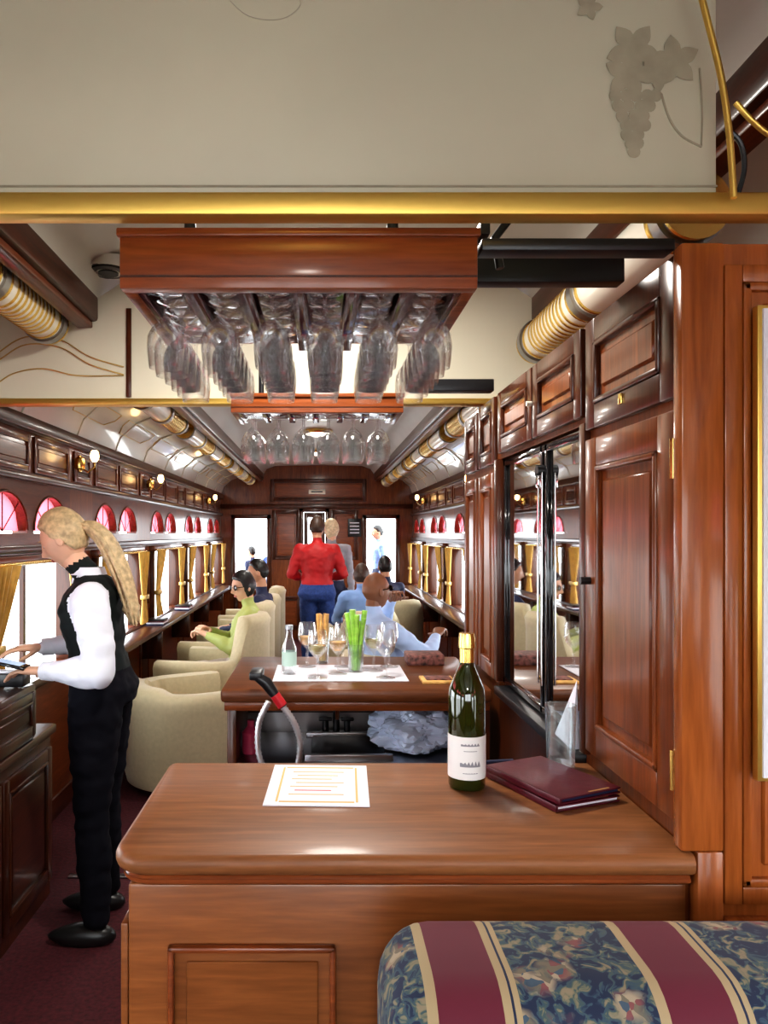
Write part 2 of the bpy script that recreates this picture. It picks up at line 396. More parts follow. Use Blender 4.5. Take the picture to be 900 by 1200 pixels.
# sconces
for xw,out,ys in ((XL,-1,(4.48,6.34,9.64)),(XR,1,(6.34,9.64))):
    for y in ys:
        b=B('wall_sconce'); x=xw-out*.0
        b.lathe([(.0,-.05),(.03,-.03),(.035,.0),(.03,.03),(0,.05)],(x-out*.05,y,2.02),gold,16)
        b.box(x-out*.045,x-out*.06,y-.02,y+.02,1.97,2.07,gold,.004)
        b.tube([(x-out*.05,y,2.0),(x-out*.10,y,1.97),(x-out*.14,y,2.0),(x-out*.14,y,2.03)],.006,gold,8)
        b.lathe([(.010,.03),(.022,.045),(.027,.065),(.022,.09),(.014,.10)],(x-out*.14,y,2.0),bulb,16,cap=True)
        b.finish()
# ------------------------------------------------------------ front bulkhead header
b=B('bulkhead_panel')
Yp=1.15
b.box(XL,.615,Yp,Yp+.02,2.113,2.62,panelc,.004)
b.box(XL,.615,Yp-.0015,Yp,2.136,2.139,etch)
def T(x,y,Y=Yp-.001): q=P(x,y,Y); return q
k_=0
def flat(pts,m,dy):
    co=[(p.x,Yp-dy,p.z) for p in pts]; b.faces(co,[tuple(range(len(co)))],m)
def disc(cx,cy,r):
    global k_; k_+=1
    flat([T(cx+r*math.cos(a),cy+r*math.sin(a)) for a in [2*math.pi*j/14 for j in range(14)]],etch,.0012+.00002*k_)
for row,(yy,xs) in enumerate(((112,(722,734,746,758,768)),(124,(726,738,750,762)),(136,(730,742,754)),(147,(733,744,755)),(158,(736,747)),(168,(738,747)),(178,(742,)))):
    for xx in xs: disc(xx+random.uniform(-2,2),yy,7.5)
def leaf(cx,cy,s,rot):
    global k_; k_+=1
    n=40; pts=[]
    for k in range(n):
        a=2*math.pi*k/n; r=s*(.80+.20*math.cos(5*a)+.05*math.cos(15*a)); c=T(cx+r*math.cos(a+rot),cy+r*math.sin(a+rot)); pts.append((c.x,Yp-.0012-.00002*k_,c.z))
    c=T(cx,cy); pts.append((c.x,Yp-.0012-.00002*k_,c.z)); b.faces(pts,[(k,(k+1)%n,n) for k in range(n)],etch)
leaf(742,58,32,.3); leaf(736,88,28,1.1); leaf(790,72,30,.8); leaf(690,8,16,0); leaf(770,86,22,.2)
def cr(c,n=14):
    out=[]; c=[c[0]]+list(c)+[c[-1]]
    for i in range(1,len(c)-2):
        for k in range(n):
            t=k/n; a,b_,d,e=c[i-1],c[i],c[i+1],c[i+2]
            out.append(.5*((2*b_)+(d-a)*t+(2*a-5*b_+4*d-e)*t*t+(3*b_-a-3*d+e)*t**3))
    out.append(c[-2]); return out
b.tube(cr([T(775,110),T(785,140),T(800,160),T(822,172)],6),.0016,etch,6); b.tube(cr([T(820,80),T(823,130),T(822,172)],6),.0014,etch,6)
b.tube(cr([T(260,-10),T(290,18),T(330,22),T(352,5),T(342,-12)],6),.0007,etch2,6)
b.finish()
b=B('trim_4')
b.box(XL,XR,1.112,1.15,2.078,2.113,brassb,.005)
b.finish()
b=B('brass_rail'); 
b.tube(cr([T(808,-60,1.10),T(828,20,1.10),T(845,90,1.10),T(855,160,1.10),T(860,232,1.10)],6),.0050,brassb,10)
b.tube(cr([T(862,120,1.12),T(880,140,1.12),T(905,160,1.12),T(960,190,1.12)],6),.0045,brassb,10)
b.tube(cr([T(850,150,1.14),T(868,168,1.14),T(872,200,1.14),T(862,236,1.14)],6),.004,black,8)
b.finish()
# second bulkhead header at Y 2.84
b=B('bulkhead_panel')
Y2=2.84
top=[(x,z) for x,z in prof(-1)]+[(-.85,2.5),(-.68,2.61),(.64,2.61),(.81,2.5)]+[(x,z) for x,z in reversed(prof(1))]
poly=[(XL,2.11)]+top+[(XR,2.11)]
nn=len(poly)
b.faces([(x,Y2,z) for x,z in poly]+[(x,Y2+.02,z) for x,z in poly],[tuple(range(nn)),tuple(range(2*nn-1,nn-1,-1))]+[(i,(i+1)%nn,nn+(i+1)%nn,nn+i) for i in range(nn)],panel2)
b.box(XL,XR,Y2-.03,Y2+.03,2.088,2.112,brassb,.005)
def T2(x,y): q=P(x,y,Y2-.003); return q
for off in (0,9):
    b.tube(cr([T2(-30,440),T2(0,412+off),T2(30,395+off),T2(70,398+off),T2(105,418+off),T2(145,430+off)],6),.0025,goldm,6)
b.tube(cr([T2(-10,455),T2(15,438),T2(50,432),T2(90,440),T2(145,440)],6),.0025,goldm,6)
b.box(T2(148,0).x,T2(154,0).x,Y2-.006,Y2,2.12,2.46,Wd,.002)
b.finish()
b=B('overhead_frame')
b.box(.262,.575,1.20,1.24,2.058,2.078,black,.003); b.box(.262,.60,1.46,1.50,2.095,2.142,black,.003)
b.box(.30,.575,2.45,2.5,2.07,2.11,black,.003); b.box(.268,.285,1.24,2.45,2.10,2.125,black,.003)
b.tube([(.33,1.36,2.085),(.32,1.36,2.14),(.35,1.36,2.18)],.008,black)
b.finish()
# ------------------------------------------------------------ glass racks
HP=[(.030,0),(.029,.002),(.006,.006),(.0035,.012),(.0035,.042),(.010,.048),(.022,.060),(.030,.076),(.0315,.096),(.029,.122),(.0275,.130),(.0270,.130),(.0300,.096),(.0285,.078),(.020,.062),(.004,.052)]
def rack(y0,x0,x1,yfirst,n,zf,ztop,gx,sc=1,pit=.064):
    b=B('glass_rack')
    ye=yfirst+n*pit
    b.box(x0,x1,y0,y0+.025,zf,ztop,Wx,.002); b.box(x0-.004,x1+.004,y0-.008,y0+.02,ztop-.012,ztop+.002,Wx,.003)
    b.box(x0+.001,x1-.001,y0-.002,y0+.002,zf+.018,zf+.021,Wd)
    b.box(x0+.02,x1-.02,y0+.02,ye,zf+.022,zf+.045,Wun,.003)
    b.box(x0+.0005,x0+.02,y0+.022,ye,zf+.0005,ztop-.002,Wx,.002); b.box(x1-.02,x1-.0005,y0+.022,ye,zf+.0005,ztop-.002,Wx,.002)
    for i in range(len(gx)+1):
        xm=gx[0]-.045+ i*.0905
        b.box(xm-.012,xm+.012,y0+.03,ye-.01,zf+.004,zf+.010,Wun,.002); b.box(xm-.005,xm+.005,y0+.03,ye-.01,zf+.009,zf+.025,Wun)
    for xx in (x0+.1,x1-.13): b.cyl((xx,y0+.08,zf+.04),(xx,y0+.08,2.60),.010,black)
    b.finish()
    g=B('hanging_wine_glasses')
    for x in gx:
        for k in range(n):
            g.lathe([(r*sc,z*sc) for r,z in HP],(x+random.uniform(-.002,.002),yfirst+k*pit,zf+.0125),glass,20,flip=True)
    g.finish(60)
gx=[-.2615+.0905*k for k in range(6)]
rack(1.20,-.324,.255,1.255,6,1.996,2.090,gx)
rack(2.58,-.31,.29,2.64,3,2.02,2.085,[q+.02 for q in gx],1.32,.075)
# ------------------------------------------------------------ bar counter (near)
b=B('bar_counter')
ZC=1.10
def slab(x0,x1,y0,y1,z0,z1,r,m):
    def outline(o):
        pts=[]
        for k in range(9):
            a=math.pi+ (math.pi/2)*k/8; pts.append((x0+r+(r-o)*math.cos(a),y0+r+(r-o)*math.sin(a)))
        pts+= [(x1,y0+o),(x1,y1-o)]
        for k in range(7):
            a=math.pi/2+(math.pi/2)*k/6; rr=.02; pts.append((x0+rr+(rr-o)*math.cos(a),y1-rr+(rr-o)*math.sin(a)))
        return pts
    prof_=[(.012,z0),(.003,z0+.006),(.0,z0+.014),(.0,z1-.012),(.004,z1-.004),(.010,z1)]
    b.rings([[V((x,y,z)) for x,y in outline(o)] for o,z in prof_],m)
slab(-.33,.582,1.148,1.625,ZC-.034,ZC,.06,Wtop)
slab(-.318,.580,1.160,1.61,ZC-.055,ZC-.034,.05,Wx)
b.box(-.305,.582,1.178,1.60,0,ZC-.055,Wfr,.006)
panel(b,MYn(-.295,1.178,.10),.375,.905,Wx,Wfr,.055,.012,.010,frame=False)
panel(b,MYn(.05,1.178,.10),.53,.905,Wx,Wfr,.055,.012,.010,frame=False)
panel(b,basis((-.305,1.60,.10),(0,-1,0),(0,0,1),(-1,0,0)),.42,.88,Wfr,Wx,.055,.012,.010)
b.finish()
# far counter w/ sink
b=B('sink_counter')
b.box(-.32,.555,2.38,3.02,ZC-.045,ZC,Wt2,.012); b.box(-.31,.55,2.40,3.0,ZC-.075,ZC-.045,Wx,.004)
b.box(-.30,-.27,2.40,2.98,0,ZC-.07,Wd,.004); b.box(.52,.55,2.40,2.98,0,ZC-.07,Wd,.004)
b.box(-.27,.53,2.94,2.98,0,ZC-.07,Wz)
b.box(-.27,.53,2.78,2.80,.82,ZC-.075,steel)
b.box(-.27,.53,2.36,2.80,.83,.855,steel,.004); b.box(-.27,.53,2.40,2.42,0,.83,black)
b.box(-.03,.22,2.45,2.70,.852,.862,black,.004); b.box(-.05,.24,2.43,2.45,.85,.875,steel,.003); b.box(-.05,.24,2.70,2.72,.85,.875,steel,.003)
for z in (.93,.99): b.box(-.27,.53,2.775,2.782,z,z+.006,black)
b.finish()
b=B('sink_faucet')
for x in (.02,.10): b.cyl((x,2.74,.856),(x,2.74,.91),.012,black); b.box(x-.025,x+.025,2.725,2.745,.91,.922,black,.004)
b.cyl((.06,2.74,.856),(.06,2.74,.95),.012,black)
b.tube([(.06,2.74,.94),(.06,2.72,.99),(.06,2.66,1.01),(.06,2.60,.99),(.06,2.585,.95)],.009,chrome)
b.box(0,.12,2.725,2.76,.856,.87,black,.004); b.finish()
b=B('soda_gun_hose')
Yh=2.30
h=[P(300,792,Yh),P(312,800,Yh),P(332,828,Yh)]
b.tube(h,[.014,.019,.012],black,14); b.tube([P(322,814,Yh),P(331,827,Yh)],.016,redp,12)
b.box(h[0].x-.02,h[0].x+.02,Yh-.015,Yh+.075,h[0].z-.012,h[0].z+.014,black,.005)
ctrl=[P(330,826,Yh),P(345,848,Yh),P(352,875,Yh+.0),P(345,905,Yh+.01),P(325,915,Yh+.02),P(305,890,Yh+.03),P(303,850,Yh+.04),P(315,822,Yh+.04)]
pts=cr(ctrl); b.tube(pts,[.0115 if k%2 else .0085 for k in range(len(pts))],hosem,10); b.finish(80)
b=B('plastic_bag'); t=bmesh.new(); bmesh.ops.create_icosphere(t,subdivisions=5,radius=1)
for v in t.verts:
    d=v.co.copy(); q=1+.35*noise.noise(d*2.2)+.16*abs(noise.noise(d*5))+.09*noise.noise(d*11)
    v.co=V((.33+d.x*.14*q,2.56+d.y*.11*q,max(.866,.925+d.z*.085*q)))
b.merge(t,plastic); t.free(); b.finish(28)
b=B('syrup_bottle'); p=(-.235,2.52,.856); b.lathe([(.028,0),(.03,.01),(.03,.07),(.012,.09),(.012,.11)],p,pinkbot,20,cap=True); b.finish()
# ------------------------------------------------------------ cabinets on the right
b=B('bar_cabinet')
XC=.585; XB=XR-.055
b.box(XC,XB,1.19,1.63,0,2.055,Wz); b.box(XC,XB,2.42,2.98,0,2.055,Wz)
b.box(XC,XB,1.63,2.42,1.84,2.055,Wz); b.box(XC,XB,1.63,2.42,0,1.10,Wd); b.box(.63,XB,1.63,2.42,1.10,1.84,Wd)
b.box(.565,.632,1.160,1.19,1.102,2.055,Wor,.004); b.box(.590,.632,1.160,1.19,0,1.102,Wor,.004)
b.box(.632,XB,1.168,1.19,0,2.055,Wor)
panel(b,MYn(.632,1.168,1.02),.705,1.0,Wor,Wor,.028,.010,.014)
b.box(.632,XB,1.152,1.17,.94,1.00,Wor,.004)
def dX(y0,y1,z0,z1,m1=Wz,m2=Wx,fw=.05): panel(b,MXn(XC,y1,z0),y1-y0,z1-z0,m1,m2,fw,.014,.012)
dX(1.20,1.60,1.82,2.05,Wd,Wz); dX(1.20,1.60,1.135,1.80,Wz,Wz,.06)
dX(1.63,2.0,1.855,2.05,Wd,Wz,.045); dX(2.01,2.39,1.855,2.05,Wd,Wz,.045)
dX(2.44,2.68,1.83,2.05,Wd,Wz,.04); dX(2.70,2.94,1.83,2.04,Wd,Wz,.04)
dX(2.44,2.68,1.12,1.80,Wz,Wz,.045); dX(2.70,2.94,1.12,1.80,Wz,Wz,.045)
b.box(XC-.014,XC+.02,1.605,1.64,1.12,1.84,Wd,.004); b.box(XC-.014,XC+.02,2.40,2.44,1.12,1.84,Wd,.004)
b.box(XC-.03,.63,1.63,2.37,1.088,1.115,black,.004)
for z in (1.22,1.72): 
    b.box(XC-.020,XC-.006,1.190,1.20,z-.03,z+.03,gold,.001); b.cyl((XC-.018,1.193,z-.032),(XC-.018,1.193,z+.032),.005,gold)
b.cyl((XC-.014,1.57,1.50),(XC-.035,1.57,1.50),.008,black); b.box(XC-.018,XC-.013,1.40,1.415,1.845,1.865,gold,.001)
b.cyl((XC-.014,2.005,1.95),(XC-.028,2.005,1.95),.007,creamw)
b.finish()
b=B('mirrored_display_case')
Xm=.603
b.box(Xm,.628,1.645,2.395,1.12,1.835,black)
b.box(Xm-.003,Xm,1.655,2.385,1.13,1.825,mirror)
for y in (1.645,1.935,1.975,2.375): b.box(Xm-.012,Xm-.003,y,y+.02,1.12,1.835,blackg,.002)
for z in (1.12,1.815): b.box(Xm-.012,Xm-.003,1.645,2.395,z,z+.02,blackg,.002)
for y in (1.95,1.985): b.cyl((Xm-.020,y,1.2),(Xm-.020,y,1.76),.003,chrome)
b.cyl((Xm-.03,1.965,1.765),(Xm-.012,1.965,1.765),.016,black); b.box(Xm-.03,Xm-.012,1.955,1.975,1.72,1.76,chrome,.002); b.finish()
b=B('framed_picture')
pc=mat('picture_pale_blue',(.50,.56,.66),.4,noise_s=6,noise_amt=.35); pm=mat('picture_mount',(.60,.62,.66),.5)
b.box(.669,1.20,1.135,1.151,1.22,1.95,brassb,.003); b.box(.676,1.193,1.131,1.137,1.227,1.943,pm); b.box(.69,1.18,1.128,1.133,1.28,1.89,pc)
b.finish()
b=B('paper_napkin')
b.faces([(.562,1.66,1.117),(.566,1.79,1.117),(.578,1.67,1.27),(.580,1.66,1.117),(.584,1.79,1.117)],[(0,1,2),(3,2,4),(0,2,3),(1,4,2),(0,3,4,1)],paper); b.finish()
b=B('storage_box'); b.box(.47,.515,2.43,2.5,.856,.99,mat('blue_carton',(.25,.33,.42),.5),.004); b.finish()
# ------------------------------------------------------------ things on near counter
b=B('wine_bottle'); q=P(547,921,.5*F/296); o=(q.x,q.y,ZC+.0005)
b.lathe([(.0,0),(.034,.0),(.0365,.006),(.0365,.175),(.034,.195),(.024,.218),(.0155,.238),(.0138,.25),(.0135,.275),(.0155,.276),(.0155,.283),(.0138,.285)],o,bottlegl,36)
b.lathe([(.0145,.245),(.0145,.272),(.0165,.274),(.0165,.285),(.0148,.302),(.0,.3025)],o,gold,30)
b.lathe([(.0368,.022),(.0372,.022),(.0372,.105),(.0368,.105)],o,labelm,40)
for (z,h_,w) in ((.088,.006,.5),(.078,.002,.35),(.048,.012,.55),(.035,.002,.4)):
    n=12
    pts=[]
    for k in range(n+1):
        a=-math.pi/2-w+2*w*k/n; pts.append((o[0]+.0376*math.cos(a),o[1]+.0376*math.sin(a)))
    b.rings([[V((x,y,ZC+z)) for x,y in pts],[V((x,y,ZC+z+h_*(.6+.4*math.sin(3*k)))) for k,(x,y) in enumerate(pts)]],inkg,cap=False,closed=False)
b.finish()
b=B('tumbler_glass'); q=P(657,900,.5*F/275)
b.lathe([(0,.0),(.027,.0),(.029,.004),(.0325,.135),(.031,.1355),(.0275,.012),(0,.012)],(q.x,q.y,ZC+.0005),glassb,32); b.finish()
b=B('price_list_paper'); Mp=Matrix.Translation((-.003,1.475,ZC))@Matrix.Rotation(math.radians(-2),4,'Z')
b.box(-.098,.098,-.118,.118,.0005,.0025,paper,0,Mp)
for (x0,x1,y) in ((-.07,.07,.10),(-.07,.07,-.10)): b.box(x0,x1,y-.003,y+.003,.0025,.003,inky,0,Mp)
for x in (-.075,.075): b.box(x-.002,x+.002,-.1,.1,.0025,.003,inky,0,Mp)
for k in range(7): b.box(-.055+.01*(k%2),.05-.012*(k%3),.07-.022*k,.073-.022*k,.0025,.003,inkr if k in (5,) else inky,0,Mp)
b.finish()
for nm,dz,rz in (('menu_folder',0,22),('menu_folder',.0135,25)):
    b=B(nm); Mm=Matrix.Translation((.450,1.455,ZC+dz))@Matrix.Rotation(math.radians(rz),4,'Z')
    b.box(-.074,.074,-.108,.108,.0005,.004,burg,.0015,Mm); b.box(-.074,.074,-.108,.108,.009,.0125,burg,.0015,Mm)
    b.box(-.075,-.069,-.108,.108,.0005,.0125,burg,.001,Mm); b.box(-.066,.070,-.104,.104,.004,.009,paper if dz==0 else navy,0,Mm)
    b.box(.0,.05,-.104,-.100,.0125,.0128,goldm,0,Mm)
    b.finish()
b=B('pen'); b.tube([(.335,1.60,ZC+.005),(.42,1.615,ZC+.005)],.0045,navy,10); b.finish()
# ------------------------------------------------------------ things on the far counter
def wineglass(b,x,y,z=ZC+.0045,fill=None,s=1.1):
    pr=[(.0,0),(.031,0),(.03,.002),(.006,.006),(.0035,.012),(.0035,.060),(.012,.068),(.026,.084),(.031,.102),(.030,.125),(.026,.15),(.0245,.15),(.0285,.125),(.0295,.102),(.024,.086),(.004,.07)]
    b.lathe([(r*s,q*s) for r,q in pr],(x,y,z),glass,20)
    if fill: b.lathe([(0,.073*s),(.012*s,.075*s),(.023*s,.087*s),(.028*s,.102*s),(.0,.103*s)],(x,y,z),fill,18)
for px,Yg,f in ((360,2.76,snack),(372,2.54,wine),(396,2.62,snack),(402,2.76,None),(438,2.68,wine),(452,2.55,None),(456,2.76,None)):
    b=B('wine_glass'); x=(px-375)*Yg/F; wineglass(b,x,Yg,fill=f); b.finish(60)
b=B('celery_glass'); x,y=(417-375)*2.66/F,2.66
b.lathe([(0,0),(.026,0),(.030,.10),(.029,.10),(.025,.006),(0,.006)],(x,y,ZC+.0045),glassb,24)
for k in range(9):
    a=k*2.4; b.tube([(x+.010*math.cos(a),y+.010*math.sin(a),ZC+.012),(x+.020*math.cos(a),y+.020*math.sin(a),ZC+.12),(x+.032*math.cos(a),y+.03*math.sin(a),ZC+.18+.05*random.random())],[.005,.007,.010],celery,8)
b.finish()
b=B('breadstick_glass'); x,y=(378-375)*2.8/F,2.86; b.lathe([(0,0),(.022,0),(.027,.09),(.026,.09),(.022,.004),(0,.004)],(x,y,ZC+.0005),glassb,20)
for k in range(6): a=k*1.1; b.tube([(x+.008*math.cos(a),y+.008*math.sin(a),ZC+.01),(x+.02*math.cos(a),y+.02*math.sin(a),ZC+.19)],.006,snack,8)
b.finish()
b=B('mixer_bottle'); x=(340-375)*2.7/F; b.lathe([(0,0),(.024,0),(.026,.005),(.026,.09),(.012,.13),(.011,.16)],(x,2.62,ZC+.0045),glassb,24)
b.lathe([(.013,.158),(.013,.172),(0,.173)],(x,2.62,ZC+.0045),steel,20); b.lathe([(.0265,.03),(.0265,.08)],(x,2.62,ZC+.0045),mat('pale_green_label',(.45,.62,.55),.5),24); b.finish()
b=B('bar_mat'); b.box(-.16,.30,2.50,2.80,ZC+.0005,ZC+.004,paper,.001); b.finish()
flo=mat('floral_red_print',(.16,.06,.05),.6,noise_s=60,noise_amt=.9)
b=B('tissue_box'); b.box(.33,.47,2.80,2.92,ZC+.0005,ZC+.040,flo,.004); b.finish()
b=B('coaster_stack'); b.box(.34,.45,2.46,2.56,ZC+.0005,ZC+.010,snack,.002); b.box(.355,.44,2.475,2.545,ZC+.010,ZC+.014,flo,.001); b.finish()
# ------------------------------------------------------------ upholstered bench in the foreground
def brocade():
    m,nt,bs=newmat('striped_brocade'); L=nt.links.new; N=nt.nodes.new
    tc=N('ShaderNodeTexCoord'); sp=N('ShaderNodeSeparateXYZ'); L(tc.outputs['Object'],sp.inputs[0])
    a=N('ShaderNodeMath');a.operation='ADD';a.inputs[1].default_value=-.128+.275; L(sp.outputs['X'],a.inputs[0])
    d=N('ShaderNodeMath');d.operation='DIVIDE';d.inputs[1].default_value=.275; L(a.outputs[0],d.inputs[0])
    f=N('ShaderNodeMath');f.operation='FRACT'; L(d.outputs[0],f.inputs[0])
    r=N('ShaderNodeValToRGB'); r.color_ramp.interpolation='CONSTANT'; e=r.color_ramp.elements
    bur=(.12,.008,.026,1); bei=(.38,.30,.17,1); nav=(.008,.019,.055,1)
    e[0].position=0;e[0].color=bei; e[1].position=.045;e[1].color=bur
    for p_,c in ((.33,bei),(.37,nav),(.38,bei),(.41,nav)): q=e.new(p_); q.color=c
    L(f.outputs[0],r.inputs['Fac'])
    msk=N('ShaderNodeMath');msk.operation='GREATER_THAN';msk.inputs[1].default_value=.41; L(f.outputs[0],msk.inputs[0])
    wv=N('ShaderNodeTexNoise');wv.inputs['Scale'].default_value=22;wv.inputs['Detail'].default_value=2
    L(tc.outputs['Object'],wv.inputs['Vector'])
    ad=N('ShaderNodeVectorMath');ad.operation='MULTIPLY_ADD'; ad.inputs[1].default_value=(.055,.055,.055); L(wv.outputs['Color'],ad.inputs[0]); L(tc.outputs['Object'],ad.inputs[2])
    big=N('ShaderNodeTexVoronoi');big.inputs['Scale'].default_value=13; L(ad.outputs[0],big.inputs['Vector'])
    fine=N('ShaderNodeTexVoronoi');fine.inputs['Scale'].default_value=95; L(ad.outputs[0],fine.inputs['Vector'])
    leafn=N('ShaderNodeTexNoise'); leafn.inputs['Scale'].default_value=42; leafn.inputs['Detail'].default_value=4; leafn.inputs['Distortion'].default_value=1.2; L(ad.outputs[0],leafn.inputs['Vector'])
    # base navy ground with teal / olive leaf shapes
    lf=N('ShaderNodeValToRGB'); q=lf.color_ramp.elements; q[0].position=0; q[0].color=nav; q[1].position=1; q[1].color=(.22,.20,.13,1)
    for p_,c in ((.46,nav),(.50,(.035,.075,.11,1)),(.56,(.05,.09,.09,1)),(.60,(.17,.17,.11,1)),(.66,(.24,.20,.13,1))): z=q.new(p_); z.color=c
    L(leafn.outputs['Fac'],lf.inputs['Fac'])
    sc=N('ShaderNodeSeparateColor'); L(fine.outputs['Color'],sc.inputs[0])
    lr=N('ShaderNodeValToRGB'); le=lr.color_ramp.elements; lr.color_ramp.interpolation='CONSTANT'
    le[0].position=0; le[0].color=(.16,.14,.10,1); le[1].position=.3; le[1].color=(.30,.25,.17,1)
    for p_,c in ((.55,(.20,.07,.07,1)),(.72,(.36,.30,.21,1)),(.88,(.05,.09,.13,1))): z=le.new(p_); z.color=c
    L(sc.outputs[0],lr.inputs['Fac'])
    m0=N('ShaderNodeMapRange'); m0.inputs['From Min'].default_value=.20; m0.inputs['From Max'].default_value=.34; m0.inputs['To Min'].default_value=1; m0.inputs['To Max'].default_value=0
    L(big.outputs['Distance'],m0.inputs['Value'])
    m1=N('ShaderNodeMix');m1.data_type='RGBA'; L(m0.outputs[0],m1.inputs[0]); L(lf.outputs['Color'],m1.inputs[6]); L(lr.outputs['Color'],m1.inputs[7])
    mx=N('ShaderNodeMix');mx.data_type='RGBA'; L(msk.outputs[0],mx.inputs[0]); L(r.outputs['Color'],mx.inputs[6]); L(m1.outputs[2],mx.inputs[7])
    L(mx.outputs[2],bs.inputs['Base Color']); bs.inputs['Roughness'].default_value=.75; bs.inputs['Sheen Weight'].default_value=.08
    return m
bro=brocade()
b=B('banquette_sofa')
b.box(.08,XB,.86,1.11,.30,1.050,bro,.075,seg=6); b.box(.08,XB,.30,.95,.22,.46,bro,.07,seg=5); b.box(.11,XB,.36,1.05,.0,.24,Wd,.01)
b.finish(60)
# ------------------------------------------------------------ left side: console & pos
b=B('service_cabinet')
b.box(-1.445,-1.20,1.2,3.30,0,.71,Wd); b.box(-1.445,-1.18,1.15,3.33,.71,.75,Wdy,.01)
for k in range(4): panel(b,MXp(-1.20,1.22+.52*k,.08),.50,.58,Wd,Wdy,.05,.018)
b.box(-1.445,-1.185,2.35,3.10,.75,.975,Wd,.01); panel(b,MXp(-1.185,2.38,.77),.69,.18,Wd,Wdy,.035,.012)
b.finish()
b=B('pos_terminal')
Mt=Matrix.Translation((-1.33,2.72,1.15))@Matrix.Rotation(math.radians(-18),4,'Y')
b.box(-.02,.02,-.17,.17,-.10,.14,black,.01,Mt); b.box(.02,.024,-.15,.15,-.08,.12,screenm,0,Mt)
b.cyl((-1.34,2.72,.976),(-1.34,2.72,.99),.07,black); b.cyl((-1.34,2.72,.985),(-1.335,2.72,1.10),.02,black); b.finish()
b=B('receipt_printer'); b.box(-1.34,-1.20,3.0,3.085,.976,1.03,black,.008); b.box(-1.33,-1.21,3.02,3.06,1.03,1.04,paper,.002); b.finish()
b=B('spirit_bottle'); b.lathe([(0,0),(.03,0),(.032,.01),(.032,.13),(.012,.17),(.012,.22)],(-1.27,3.22,.751),glassb,20,cap=True); b.finish()
b=B('trim_5'); b.box(-1.17,-.32,3.44,3.48,.0005,.008,steel,.002); b.finish()
# ------------------------------------------------------------ armchairs
def armchair(cx,cy,rot,backh=.98,armh=.68):
    b=B('armchair'); M=Matrix.Translation((cx,cy,0))@Matrix.Rotation(rot,4,'Z')
    pts=[]
    for k in range(9): pts.append((-.34,.34-.34*k/8*1.0,0))
    for k in range(1,36):
        a=math.pi+math.pi*k/36; pts.append((.34*math.cos(a),.34*math.sin(a)*.95,math.sin(math.pi*k/36)))
    for k in range(9): pts.append((.34,0+.34*k/8,0))
    rs=[]
    N=len(pts)
    for i,(x,y,w) in enumerate(pts):
        p0=pts[max(i-1,0)];p1=pts[min(i+1,N-1)]; tx,ty=p1[0]-p0[0],p1[1]-p0[1]; l=math.hypot(tx,ty); nx,ny=ty/l,-tx/l
        if nx*x+ny*y<0: nx,ny=-nx,-ny
        u=max(0,min(1,(w-.62)/.22)); u=u*u*(3-2*u)
        hgt=armh+(backh-armh)*u
        th=.07; ch=.020*abs(math.sin(i*math.pi/5.0)) if w>.3 else 0
        sec=[(th*.75,.05),(th,.12),(th*1.02,hgt-.10),(th*1.15,hgt-.05),(th*.8,hgt-.01),(0,hgt),(-th*.8,hgt-.01),(-th*1.15+ch,hgt-.06),(-th+ch,hgt-.13),(-th+ch,.12),(-th*.7,.05)]
        rs.append([V((x+nx*o,y+ny*o,z)) for o,z in sec])
    b.rings(rs,cloth,M)
    b.box(-.28,.28,-.26,.38,.30,.46,cloth,.06,M,5); b.box(-.31,.31,-.22,.34,.07,.33,cloth,.03,M)
    for x,y in ((-.28,-.15),(.28,-.15),(-.28,.30),(.28,.30)): b.cyl((x,y,0),(x,y,.08),.025,Wd,M=M)
    b.finish(50)
R=math.radians
armchair(-.86,4.80,R(-60),.66,.63)
armchair(-.78,5.66,R(78),1.0,.68); armchair(-.80,6.62,R(80),1.0); armchair(-.80,7.6,R(80)); armchair(-.80,8.7,R(90))
armchair(.55,5.02,R(-62),.82); armchair(.44,7.40,R(10),.86); armchair(.78,8.55,R(25),.86)
# ------------------------------------------------------------ people
def remesh(t,vox,sm=3):
    me=bpy.data.meshes.new('tmp'); t.to_mesh(me); o=bpy.data.objects.new('tmp',me); scene.collection.objects.link(o)
    r=o.modifiers.new('r','REMESH'); r.mode='VOXEL'; r.voxel_size=vox
    s=o.modifiers.new('s','SMOOTH'); s.iterations=sm; s.factor=.6
    dg=bpy.context.evaluated_depsgraph_get(); m2=bpy.data.meshes.new_from_object(o.evaluated_get(dg))
    bpy.data.objects.remove(o); bpy.data.meshes.remove(me); return m2
def t_cone(t,p0,p1,r0,r1,seg=14):
    d=p1-p0; L=d.length
    if L>1e-6:
        M=Matrix.Translation((p0+p1)/2)@d.to_track_quat('Z','Y').to_matrix().to_4x4()
        bmesh.ops.create_cone(t,cap_ends=True,segments=seg,radius1=r0,radius2=r1,depth=L,matrix=M)
    for p,r in ((p0,r0),(p1,r1)): bmesh.ops.create_uvsphere(t,u_segments=seg,v_segments=8,radius=r,matrix=Matrix.Translation(p))
def t_rings(t,rs):
    vs=[[t.verts.new(c) for c in r] for r in rs]; n=len(rs[0])
    for i in range(len(rs)-1):
        for j in range(n): t.faces.new((vs[i][j],vs[i][(j+1)%n],vs[i+1][(j+1)%n],vs[i+1][j]))
    t.faces.new(vs[0][::-1]); t.faces.new(vs[-1])
def add_me(b,me,fn,wr=0):
    co=[]
    for v in me.vertices:
        c=v.co.copy()
        if wr: 
            c+=v.normal*wr*(noise.noise(V((c.x*11,c.y*11,c.z*20)))+.6*noise.noise(V((c.x*25,c.y*25,c.z*34))))
        co.append(c)
    base=[b.bm.verts.new(c) for c in co]
    for p in me.polygons:
        try: f=b.bm.faces.new([base[k] for k in p.vertices]); f.material_index=b.mi(fn(p.center))
        except ValueError: pass
    bpy.data.meshes.remove(me)
